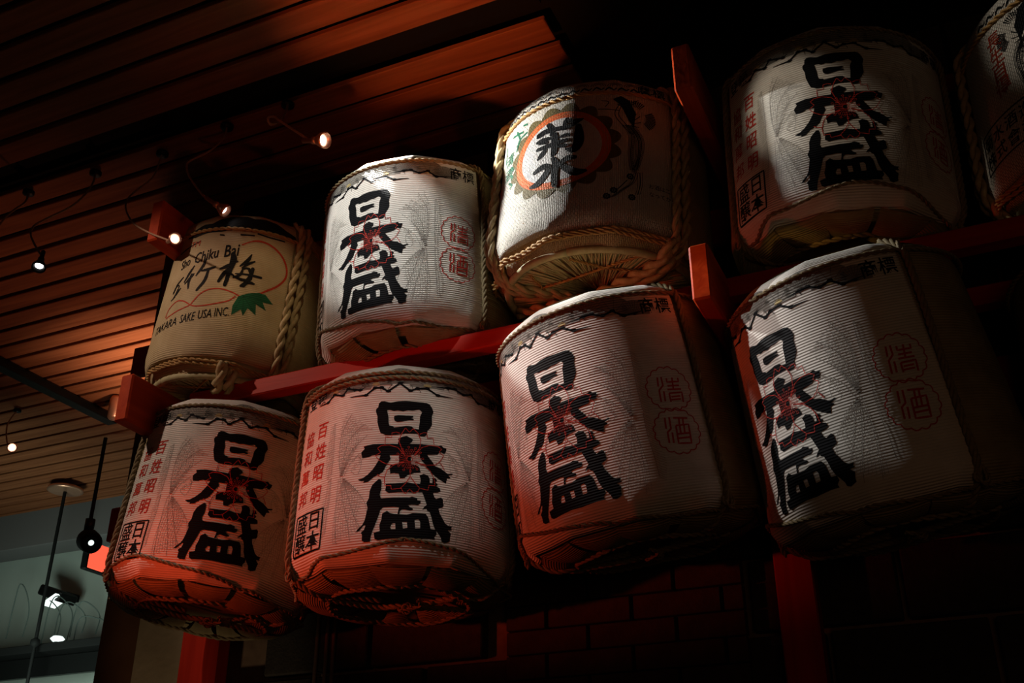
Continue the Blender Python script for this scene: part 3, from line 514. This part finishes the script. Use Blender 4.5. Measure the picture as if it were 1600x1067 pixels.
def art_chrys():
    A = {}
    c = (0, .286)
    A['petal_print'] = (WOLIVE, .6, poly([disc(-.018, .291, .150, .128, 160, 16, .022)]))
    A['orange_disc'] = (WORANGE, .9, poly([disc(-.018, .291, .143, .122, 80)]))
    A['petal_lines'] = (GOLDINK, 1.15, strip([[(p[0], p[1]) for p in disc(-.018, .291, .128, .108, 121, 16, .008)]], .0011, smooth=False, closed=True))
    A['white_disc'] = (WWHITE, 1.2, poly([disc(-.018, .291, .119, .102, 80)]))
    A['brush_lettering'] = (WINK, 2.4, brush(KIKU+SUI, .52))
    A['bird_print'] = (WINK, .8, feather_bird(1))
    gr = brush([[(p[0], p[1], 7) for p in L] for L in KGRN], 1)
    A['green_print'] = (WGREEN, .9, merge(gr, *[text(ch, -.205, .345-.05*i, .044, bold=.01) for i, ch in enumerate('清酒')]))
    A['small_lettering'] = (WINK, .8, merge(text('お酒は二十歳に', .276, .170, .016), text('なってから。', .264, .145, .016), text('商', .215, .487, .042, bold=.01), text('標', .262, .487, .042, bold=.01)))
    pts = []
    for k in range(16):
        x = -300+34*k
        pts.append([(x, 470, 3), (x+10, 480, 6), (x+22, 472, 4), (x+30, 478, 3)])
    ch = [[(x+r*math.cos(a), 487+r*.55*math.sin(a)) for a in np.linspace(-.3, 3.5, 12)] for x in range(-280, 250, 46) for r in (8, 14, 20)]
    A['shoulder_print'] = (WINK, .8, merge(brush(pts), strip(ch, .0016)))
    return A
def art_crane():
    A = {}
    A['bird_print'] = (WINK, .8, merge(feather_bird(-1), strip([[(-150+8*k, 400-3*k), (-165+10*k, 300), (-140+10*k, 200), (-160+14*k, 120)] for k in range(7)], .002)))
    A['red_lettering'] = (WRED, .8, merge(*[text(ch, -.255, z, .05, bold=.012) for ch, z in zip('長生自得', (.405, .358, .312, .268))]))
    fr = [[(-372, 95), (-185, 95), (-185, 200), (-372, 200), (-372, 95)]]
    A['side_lettering'] = (WINK, .8, merge(strip(fr, .004, smooth=False), *[text(ch, -.347+.046*i, z, .042, bold=.008) for row, z in (('菊水酒造', .171), ('株式會社', .124)) for i, ch in enumerate(row)]))
    pts = []
    for k in range(16):
        x = -300+34*k; pts.append([(x, 468, 4), (x+10, 482, 9), (x+22, 474, 5), (x+30, 480, 4)])
    A['shoulder_print'] = (WINK, .8, brush(pts))
    A['orange_disc'] = (WORANGE, .9, poly([disc(.03, .286, .12, .11, 80)]))
    A['white_disc'] = (WWHITE, 1.2, poly([disc(.03, .286, .095, .088, 80)]))
    A['brush_lettering'] = (WINK, 2.2, merge(text('菊', .03, .32, .085, bold=.03), text('水', .03, .245, .085, bold=.03)))
    return A
def art_bamboo():
    A = {}
    A['brush_lettering'] = (CINK, 1.0, brush(BAI+CHIKU+MATSU, .42))
    A['ribbon_print'] = (CRED, .9, merge(strip([[(p[0], p[1], 6.5 if 1 < i < len(L)-2 else 4) for i, p in enumerate(L)] for L in BLOB[:1]], 0), strip(BLOB[1:], .0042), text('TM', .06, .437, .03)))
    A['leaf_print'] = (CGREEN, 1.2, poly(LEAF))
    A['leaf_veins'] = (CINK, 1.4, strip([[(LEAF[0][0][0]+14, LEAF[0][0][1]+3), (LEAF[0][k][0], LEAF[0][k][1]+3)] for k in (4, 6, 8, 10, 12)], .0007))
    A['latin_lettering'] = (CINK, 1.0, merge(text('Bai', .198, .403, .060, .20, .25, 1, .016, .050), text('Chiku', .117, .388, .054, .20, .25, 1, .012, .084), text('Sho', .036, .373, .048, .28, .25, 1, .012, .042),
        text('INC.', .209, .190, .042, .16, .2, 1, .003, .043), text('USA', .160, .181, .042, .15, .2, 1, .003, .041), text('SAKE', .105, .172, .042, .13, .2, 1, .003, .053), text('TAKARA', .014, .160, .040, .12, .2, 1, .003, .106)))
    top = [(-60+16*k, 462+10*math.sin(k*1.9)+14*math.sin(k*.33)) for k in range(29)]
    A['pine_print'] = (CINK, .9, merge(poly([[(10, 468), (40, 492), (80, 505), (110, 503), (140, 520), (180, 534), (220, 536), (245, 526), (285, 532), (320, 526), (350, 510), (385, 500), (395, 482), (340, 486), (290, 482), (240, 476), (200, 478), (150, 470), (100, 470), (50, 462)]]), brush([[(p[0], p[1]-6, 5) for p in L] for L in SHOTOP])))
    return A

# ------------------------------------------------------------------ barrels
TAPER = 0
def prof_r(z, R, H, kind, th=None):
    """outer radius at height z above the base"""
    z = np.asarray(z, float)
    if kind == 'blossom': zs = np.array([-.002, 0, .010, .024, .042, .062]); rs = np.array([.74, .80, .885, .945, .985, 1.0])
    else: zs = np.array([-.002, 0, .012, .03, .055, .085]); rs = np.array([.80, .86, .90, .935, .975, 1.0])
    zt = H-np.array([.062, .046, .030, .016, .005, 0.]); rt_ = np.array([1.0, .993, .972, .93, .86, .79])
    r = np.interp(z, np.r_[zs, zt], np.r_[rs, rt_])
    if kind == 'blossom' : r = r*(1+.006*np.sin(np.pi*np.clip((z-.06)/(H-.12), 0, 1)))
    r = r*R*(1-TAPER*(z-.28)/.28)
    if th is not None:
        N = 11; f = 2*np.pi/N; a = (np.asarray(th)+.13) % f-f/2; facet = math.cos(f/2)/np.cos(a)
        wgt = np.clip((.07-z)/.05, 0, 1)+np.clip((z-(H-.045))/.04, 0, 1)*.6
        lo = np.clip((.075-z)/.05, 0, 1)
        r = r*(1+wgt*(facet/.985-1)*1.5 + lo*.012*np.sin(3*np.asarray(th)+1.1)*np.sin(11*np.asarray(th)))
    return r
def on(th, z, R, H, kind, off=0):
    r = prof_r(z, R, H, kind, th)+off
    return np.stack([r*np.sin(th), -r*np.cos(th), np.asarray(z, float)+0*r], -1)
def shell(name, R, H, kind, t0, t1, zs, off, mat_, parent, nt=120, th_low=0):
    th = np.linspace(t0, t1, nt+1); V = []; UV = []; pr = [(float(prof_r(z, R, H, kind)), z) for z in zs]; mid = len(zs)//2
    arc = np.r_[0, np.cumsum([math.dist(a, b) for a, b in zip(pr[:-1], pr[1:])])]; arc += zs[mid]-arc[mid]
    for z, s_ in zip(zs, arc):
        V += list(on(th, np.full_like(th, z), R, H, kind, off)); UV += [(a*RN, s_) for a in th]
    n = nt+1; F = [(i*n+k, i*n+k+1, (i+1)*n+k+1, (i+1)*n+k) for i in range(len(zs)-1) for k in range(nt)]
    return link(name, mesh(name, V, F, True, UV), parent, mat_)
def decal(name, art, R, H, kind, parent, base, sH=0):
    m_, off, (V, F) = art
    th = V[:, 0]/{'blossom': RN, 'woven': .30, 'cream': .26}[kind]; z = V[:, 1]+sH
    P = on(th, z, R, H, kind, base+off*.0006)
    return link(name, mesh(name, P, F, True, V), parent, m_)
def barrel(label, X, z0, R, yaw, kind, art, group, tilt=(0, 0), H=.55, Y=2.45, rope2=False, low='arch', taper=.04):
    global TAPER
    TAPER = taper
    root = empty('sake_barrel', (X, Y, h(z0)), math.radians(yaw)); root.rotation_euler = (Matrix.Rotation(math.radians(tilt[0]), 3, 'Y') @ Matrix.Rotation(math.radians(tilt[1]), 3, 'X') @ Matrix.Rotation(math.radians(yaw), 3, 'Z')).to_euler()
    tag(root, label, 'barrel', group)
    woven = kind != 'blossom'
    D = math.radians
    sH = H-.555 if kind == 'blossom' else 0
    # straw mat body, closed top and underside
    zs = np.r_[0, .012, .03, .05, .07, np.linspace(.09, H-.07, 5), H-np.array([.062, .046, .030, .016, .005, 0])]
    b = shell('straw_body', R-.005, H, kind, 0, 2*math.pi, zs, 0, MAT if not woven else (MATW if kind == 'woven' else CREAM), root, 96)
    lathe('lid', [(R*.80, H-.002), (R*.6, H+.006), (0.001, H+.008)], MAT, root, 48)
    rr = R*(.80 if not woven else .86)
    lathe('underside', [(rr, .003), (R*.66, .010), (R*.5, .022), (R*.2, .026), (.001, .026)], STALK if woven else MAT, root, 48)
    # printed sheet
    zz = np.r_[.012 if not woven else .03, .02, .03, .042, .055, .07, np.linspace(.09, H-.07, 4), H-np.array([.062, .054, .046, .038, .030, .022, .014, .005])]
    zz = np.unique(zz); sheetm = {'blossom': PAPER, 'woven': WEAVE, 'cream': CREAM}[kind]
    a0, a1 = {'blossom': (-1.17, 1.17), 'woven': (-1.38 if 'corner' in label else -.88, .98), 'cream': (-1.40, 1.50)}[kind]
    if woven: zz = zz[zz >= .042]
    s = shell('paper_wrap' if kind == 'blossom' else 'woven_wrap', R, H, kind, a0, a1, zz, .0015, sheetm, root, 96)
    so = s.modifiers.new('thickness', 'SOLIDIFY'); so.thickness = .0025; so.offset = -1
    for nm, a in art.items():
        if nm == '_seals':
            for q in a: decal('round_seal', q, R, H, kind, s, .0018)
        else: decal(nm, a, R, H, kind, s, .0018, sH if nm in ('fan_print', 'fan_ribs', 'fan_gold', 'branch_print', 'shoulder_lettering') else 0)
    # rings of rope
    th = np.linspace(0, 2*math.pi, 73)
    tr = ROPE if kind == 'blossom' else TWINE
    def ring(zf, off, r, name, m_, pitch=None):
        P = on(th, np.array([zf(t) for t in th]), R, H, kind, off); return rope(name, [P], r, m_, root, 2, pitch)
    ring(lambda t: H-(.047 if kind == 'blossom' else .083)+.004*math.sin(t), .006, .0055 if kind == 'blossom' else .006, 'top_rope', tr)
    if rope2: ring(lambda t: H-.066+.002*math.cos(t*2), .007, .0055, 'top_rope', tr)
    if kind == 'blossom':
        pk = {'arch': 0, 'left': -.75, 'right': .9}[low]
        def zf(t):
            t = (t+math.pi) % (2*math.pi)-math.pi
            return .014+.050*max(0, 1-abs(t-pk)/1.0)**.8+.004*math.sin(5*t)
        ring(zf, .005, .005, 'bottom_rope', tr)
    else:
        ring(lambda t: .030+.006*math.sin(3*t), .008, .006, 'bottom_rope', tr); ring(lambda t: .022+.005*math.sin(3*t+.4), .009, .006, 'bottom_rope', tr)
    # side ropes running down both edges of the sheet and under the barrel
    rs = .0085 if kind == 'blossom' else .0135; sm = ROPE if kind == 'blossom' else STRAW
    for sg in (-1, 1):
        for j, da in enumerate((0, .055 if kind != 'blossom' else .05)):
            if kind == 'blossom' and j == 1: continue
            aa = (a1 if sg > 0 else a0)+sg*(.025+da*1.9)
            zr = np.r_[H+.004, H-.01, H-.03, H-.06, np.linspace(H-.1, .10, 6), .06, .03, .005]
            pts = on(np.full_like(zr, aa)+sg*.03*np.sin(np.linspace(0, 6, len(zr))), zr, R, H, kind, rs*.9)
            und = [(.9*R*math.sin(aa)*.84, -.9*R*math.cos(aa)*.84, -.012), (R*.5*math.sin(aa*1.05), -R*.5*math.cos(aa*1.05), -.004), (R*.16*sg, .02*sg, -.006)]
            P = [tuple(p) for p in pts]+und
            sr = rope('side_rope', [P], rs, sm, root, 2 if kind != 'blossom' else 3)
        # knot where the bottom rope meets the side rope
        kc = on(np.array([(a1 if sg > 0 else a0)+sg*.02]), np.array([.030]), R, H, kind, .012)[0]
        kn = [(kc[0]+.014*math.cos(t)*math.cos(sg*1.2), kc[1]+.014*math.cos(t)*math.sin(sg*1.2), kc[2]+.016*math.sin(t)+.004*math.sin(2*t)) for t in np.linspace(0, 2*math.pi, 10)]
        rope('knot', [kn], .006, tr if kind == 'blossom' else STRAW, sr, 2)
    if kind == 'blossom':
        # folded mat flaps closing the underside
        N = 12
        for k in range(N):
            a = 2*math.pi*k/N+random.uniform(-.05, .05); hw = math.pi/N*random.uniform(.86, 1.02); V = []; F = []; UV = []
            drop = random.uniform(-.004, .004)
            for i, (rf, z) in enumerate(((.93, .012), (.88, .001), (.80, -.006), (.68, -.010+drop), (.54, -.004+drop), (.44, .006))):
                for j in range(7):
                    u = (j/6*2-1); t = a+hw*u*(1.0 if i < 4 else .86-.1*(i-4)); bulge = .005*(1-u*u)
                    r = R*rf*math.cos(math.pi/N)/math.cos(hw*u*.8); V.append((r*math.sin(t), -r*math.cos(t), z-bulge)); UV.append((u*.07, R*rf))
            F = [(i*7+j, i*7+j+1, (i+1)*7+j+1, (i+1)*7+j) for i in range(5) for j in range(6)]
            link('mat_flap', mesh('mat_flap', V, F, True, UV), root, MAT)
        P = [(R*.62*math.sin(t), -R*.62*math.cos(t), -.014+.004*math.sin(4*t)) for t in np.linspace(0, 2*math.pi, 40)]
        rope('under_rope', [P], .007, ROPE, root, 2)
        rope('under_rope', [[(-.20, -.05, -.012), (-.06, .0, -.018), (.02, -.02, -.02), (.19, .04, -.012)]], .008, ROPE, root, 3)
        rope('knot', [[(.02+.02*math.cos(t), -.02+.02*math.sin(t), -.026+.008*math.sin(3*t)) for t in np.linspace(0, 2*math.pi*1.6, 24)]+[(.05, -.06, -.03), (.045, -.09, -.022)]], .005, ROPE, root, 2)
    else:
        # rolled rim and radiating straw ends
        V = []; F = []
        P = [(R*.855*math.sin(t), -R*.855*math.cos(t), .0) for t in np.linspace(0, 2*math.pi, 80)]
        tube_arrays(P, .011, 8, V, F); link('rolled_rim', mesh('rolled_rim', V, F, True), root, STALK)
        V = []; F = []
        for k in range(330):
            a = 2*math.pi*k/330; r1 = R*.86; r0 = R*random.uniform(.10, .45); da = random.uniform(-.10, .10); zz_ = random.uniform(-.002, .004)
            tube_arrays([(r1*math.sin(a), -r1*math.cos(a), .0+zz_), ((r0+r1)/2*math.sin(a+da*.4), -(r0+r1)/2*math.cos(a+da*.4), .003+zz_), (r0*math.sin(a+da), -r0*math.cos(a+da), .004+zz_)], .0023, 4, V, F)
        tag(link('straw_ends', mesh('straw_ends', V, F, True), root, STALK), kind='stuff')
        for L in ([(-.72, -.32), (-.2, -.42), (.3, -.55), (.62, -.62)], [(-.02, -.76), (.25, -.5), (.6, -.30)], [(-.45, -.62), (-.42, -.15)], [(.35, -.1), (.55, .1)]):
            rope('cross_twine', [[(R*x, R*y, -.004) for x, y in L]], .004, TWINE, root, 2)
        for dy in (-.016, .018):
            rope('under_rope', [[(-.82*R, .0*R+dy, -.016), (-.45*R, -.08*R+dy, -.024), (-.05*R, -.16*R+dy, -.030), (.4*R, -.34*R+dy, -.026), (.72*R, -.50*R+dy, -.020), (.84*R, -.54*R+dy, .03)]], .018, STRAW, root, 2, .11)
        rope('knot', [[(-.02+.026*math.cos(t), -.05+.030*math.sin(t), -.042+.014*math.sin(2*t)) for t in np.linspace(0, 2*math.pi, 16)]], .012, STRAW, root, 2)
    return root
AB = art_blossom(); AK = art_chrys(); AE = art_crane(); AS = art_bamboo()
GB = 'white paper-wrapped barrels with black brush lettering'
barrel('white lettered barrel at the left end of the lower row, leaning right', -2.078, .722, .293, 41, 'blossom', AB, GB, (4.3, -5.5), .56, low='left', taper=0)
barrel('white lettered barrel second from left in the lower row, facing straight out', -1.43, .690, .291, 31.2, 'blossom', AB, GB, (-1.2, -1.2), .565, Y=2.435, rope2=True)
barrel('white lettered barrel third from left in the lower row, directly below the orange disc barrel', -.748, .748, .287, -13.6, 'blossom', AB, GB, (-6.7, 9), .58, Y=2.43, low='left', taper=.055)
barrel('large white lettered barrel fourth from left in the lower row, right of the red arm', -.156, .717, .280, -34.6, 'blossom', AB, GB, (-7.2, 8.8), .575, Y=2.42, low='left', taper=.05)
barrel('barrel cut off by the right edge of the photo in the lower row', .42, .71, .295, 34, 'blossom', AB, GB, (0, 0), .555)
barrel('white lettered barrel in the upper row between the cream barrel and the orange disc barrel', -1.41, 1.366, .278, .4, 'blossom', AB, GB, (-.9, 4.2), .565, low='left', taper=.03)
barrel('dim white lettered barrel in the upper row right of the upper red arm', -.203, 1.40, .280, 12, 'blossom', AB, GB, (2.6, 2), .55, taper=.01)
barrel('woven straw barrel with an orange ringed disc and straw underside, middle of the upper row', -.845, 1.46, .30, 0, 'woven', AK, None, (3, 0), .54)
barrel('woven barrel with boxed black and red lettering in the upper right corner', .44, 1.40, .295, 0, 'woven', AE, None, (0, 0), .54)
barrel('cream straw barrel with red ribbon and green leaf print, left end of upper row', -2.085, 1.37, .26, -20, 'cream', AS, None, (5, 0), .56)

# ------------------------------------------------------------------ ceiling spotlights on goosenecks
def frame_to(d):
    return Vector(d).normalized().to_track_quat('Z', 'Y').to_matrix().to_4x4()
def gooseneck(label, pts, aim, s=1.0, lit=True, body=COPPER, group=None):
    p0 = Vector(pts[0]); root = empty('gooseneck_spotlight', (p0.x, p0.y, h(p0.z)))
    tag(root, label, 'lamp', group)
    P = [Vector(p)-p0 for p in pts]
    tube('neck', [tuple(p) for p in P], .0042*s, CABLE if body is DARKM else CABLE, root, 8, .01)
    lathe('ceiling_mount', [(.001, .0), (.022, 0), (.022, -.012), (.006, -.016), (.001, -.016)], DARKM, root, 16)
    M = Matrix.Translation(P[-1]) @ frame_to(aim)
    a = s
    lathe('lamp_holder', [(.001, -.030*a), (.008*a, -.030*a), (.0085*a, .012*a), (.012*a, .014*a), (.012*a, .032*a), (.001, .032*a)], body, root, 20, M)
    shd = lathe('lamp_shade', [(.010*a, .030*a), (.015*a, .036*a), (.025*a, .058*a), (.026*a, .070*a), (.0225*a, .070*a), (.013*a, .040*a)], body, root, 24, M)
    o = lathe('bulb', [(.0150*a, .056*a), (.010*a, .060*a), (.001, .061*a)], LENS if lit else LENSDIM, shd, 20, M)
    return root
gooseneck('bright gooseneck spotlight with its white lens facing right, nearest the upper white barrel',
    [(-1.936, 2.38, 2.45), (-1.876, 2.3, 2.326), (-1.837, 2.22, 2.217), (-1.834, 2.18, 2.182), (-1.828, 2.16, 2.191), (-1.789, 2.14, 2.168), (-1.75, 2.13, 2.128), (-1.615, 2.105, 1.995)],
    (1, -.12, -.38), .95)
gooseneck('copper gooseneck spotlight seen side on, hanging above the cream barrel',
    [(-2.202, 2.39, 2.45), (-2.18, 2.36, 2.368), (-2.187, 2.31, 2.278), (-2.222, 2.27, 2.224), (-2.221, 2.25, 2.189), (-2.172, 2.22, 2.108), (-2.067, 2.18, 1.981), (-1.995, 2.15, 1.915)],
    (.75, .42, -.62), .85)
gooseneck('gooseneck spotlight with a round white lens in front of the left upper red arm',
    [(-2.517, 2.42, 2.45), (-2.488, 2.37, 2.303), (-2.485, 2.3, 2.194), (-2.462, 2.25, 2.119), (-2.404, 2.2, 2.03), (-2.308, 2.15, 1.923), (-2.183, 2.1, 1.824), (-2.05, 2.06, 1.735)],
    (.95, -.50, -.36), .72)
gooseneck('gooseneck spotlight with a white lens pointing down at the viewer, far left under the ceiling',
    [(-2.827, 2.41, 2.45), (-2.789, 2.37, 2.345), (-2.799, 2.32, 2.237), (-2.861, 2.27, 2.163), (-2.874, 2.24, 2.121), (-2.832, 2.2, 2.052), (-2.749, 2.16, 1.963), (-2.625, 2.10, 1.85)],
    (.25, -.25, -.9), .85, body=DARKM)
gooseneck('gooseneck cut off by the left edge of the photo',
    [(-3.156, 2.4, 2.45), (-3.108, 2.36, 2.364), (-3.08, 2.3, 2.281), (-3.051, 2.25, 2.209), (-3.018, 2.2, 2.11), (-2.99, 2.15, 1.998)],
    (.3, -.5, -.7), .9, body=DARKM)
gooseneck('small distant spotlight with a glowing lens and red body, low at the left edge',
    [(-4.85, 3.95, 2.45), (-4.84, 3.9, 2.34), (-4.74, 3.84, 2.20), (-4.66, 3.81, 2.145)], (.7, -.5, -.35), 1.0)

# black track along the ceiling at the far left, with a small canister
t = box('ceiling_track', (-4.43, 3.78, h(2.425)), (.07, .95, .045), DARKM, bev=.004); tag(t, 'black lighting track running along the slatted ceiling at far left', 'track')
t = empty('track_spotlight', (-4.22, 4.05, h(2.45))); tag(t, 'small copper canister lamp behind the lower left red arm', 'lamp')
lathe('canister', [(.001, 0), (.03, 0), (.035, -.02), (.035, -.12), (.025, -.13), (.001, -.13)], COPPER, t, 20)
# pendant rod with a round canopy
t = empty('pendant_rod', (-5.52, 5.0, h(2.435))); tag(t, 'long thin black rod hanging from a round ceiling canopy', 'pendant')
lathe('canopy', [(.001, 0), (.08, 0), (.11, -.012), (.115, -.03), (.10, -.035), (.001, -.035)], COPPER, t, 28)
lathe('rod', [(.011, -.03), (.011, -1.9)], BLACK, t, 8); lathe('joint', [(.001, -.98), (.03, -1.0), (.03, -1.03), (.001, -1.05)], BLACK, t, 12)
# dark hanging spotlight
t = empty('hanging_spotlight', (-4.67, 4.45, h(2.435))); tag(t, 'black spotlight on a dropped rod beside the glowing red sign', 'lamp')
lathe('rod', [(.011, 0), (.011, -.52)], BLACK, t, 8); lathe('coupling', [(.001, -.50), (.028, -.50), (.028, -.58), (.001, -.58)], DARKM, t, 12)
M = Matrix.Translation((.02, 0, -.63)) @ frame_to((.65, -.35, -.35))
lathe('lamp_shade', [(.001, -.06), (.05, -.06), (.065, -.03), (.062, .045), (.055, .05), (.03, .04)], BLACK, t, 20, M)
lathe('bulb', [(.016, .045), (.001, .048)], LENSDIM, t, 16, M)
# glowing red sign
t = empty('red_sign', (-4.8, 4.84, h(1.79))); tag(t, 'glowing orange-red box sign half hidden behind the lower left barrel', 'sign')
lathe('hanger', [(.008, .07), (.008, .645)], BLACK, t, 8)
box('sign_box', (-.03, 0, 0), (.05, .46, .16), BLACK, t, .004); box('sign_face', (.0, 0, 0), (.012, .45, .15), SIGNM, t, .003)
for yy, z in ((.07, .025), (.07, -.035)): box('sign_mark', (.008, yy, z), (.004, .022, .03), BLACK, t, 0)
# wall light
t = empty('wall_floodlight', (-5.84, 5.5, h(1.82))); tag(t, 'dark flood lamp with a white square lens on the grey far wall', 'lamp')
box('bracket', (.0, .03, .03), (.05, .16, .05), DARKM, t); box('flood_body', (0, -.10, .02), (.22, .16, .07), DARKM, t, .01, Matrix.Rotation(.35, 4, 'Y').to_3x3())
box('flood_lens', (.04, -.15, -.035), (.13, .12, .015), LENSDIM, t, .003, Matrix.Rotation(-.45, 4, 'Y').to_3x3())
# wire shapes and dark ledge at the bottom left
WIREM = mat('grey_wire', (.10, .13, .12), .6)
t = empty('wire_rack', (-5.7, 5.32, h(1.54))); tag(t, 'tangle of bent grey wire loops against the grey far wall', 'wire rack')
for k, (x0, x1, zt, z0) in enumerate(((-.45, -.30, .38, .02), (-.18, .0, .24, -.05), (-.12, .10, .26, -.05), (-.02, .22, .21, .0), (.12, .34, .20, -.02), (.16, .40, .10, -.10))):
    tube('wire_loop', [(x0, 0, z0), (x0+.01, 0, zt*.7), ((x0*2+x1)/3, -.02, zt), ((x0+x1*2)/3, .0, zt*.86), (x1-.01, .02, zt*.5), (x1, 0, z0)], .004, WIREM, t, 6, .02)
t = empty('dark_ledge', (-6.0, 5.2, h(1.40))); tag(t, 'dark ledge running under the wire loops at the bottom left', 'ledge')
box('ledge_board', (0, 0, 0), (2.2, .30, .05), BLACK, t, .004); box('ledge_front', (0, -.02, -.09), (2.2, .04, .12), DARKM, t, .004)
t = empty('ledge_lamp', (-5.50, 5.15, h(1.45))); tag(t, 'small pale lamp glowing on the dark ledge', 'lamp')
lathe('lamp_foot', [(.001, -.02), (.03, -.02), (.02, 0), (.001, 0)], DARKM, t, 12); lathe('lamp_globe', [(.001, 0), (.03, .004), (.045, .02), (.03, .035), (.001, .038)], LENSDIM, t, 16)
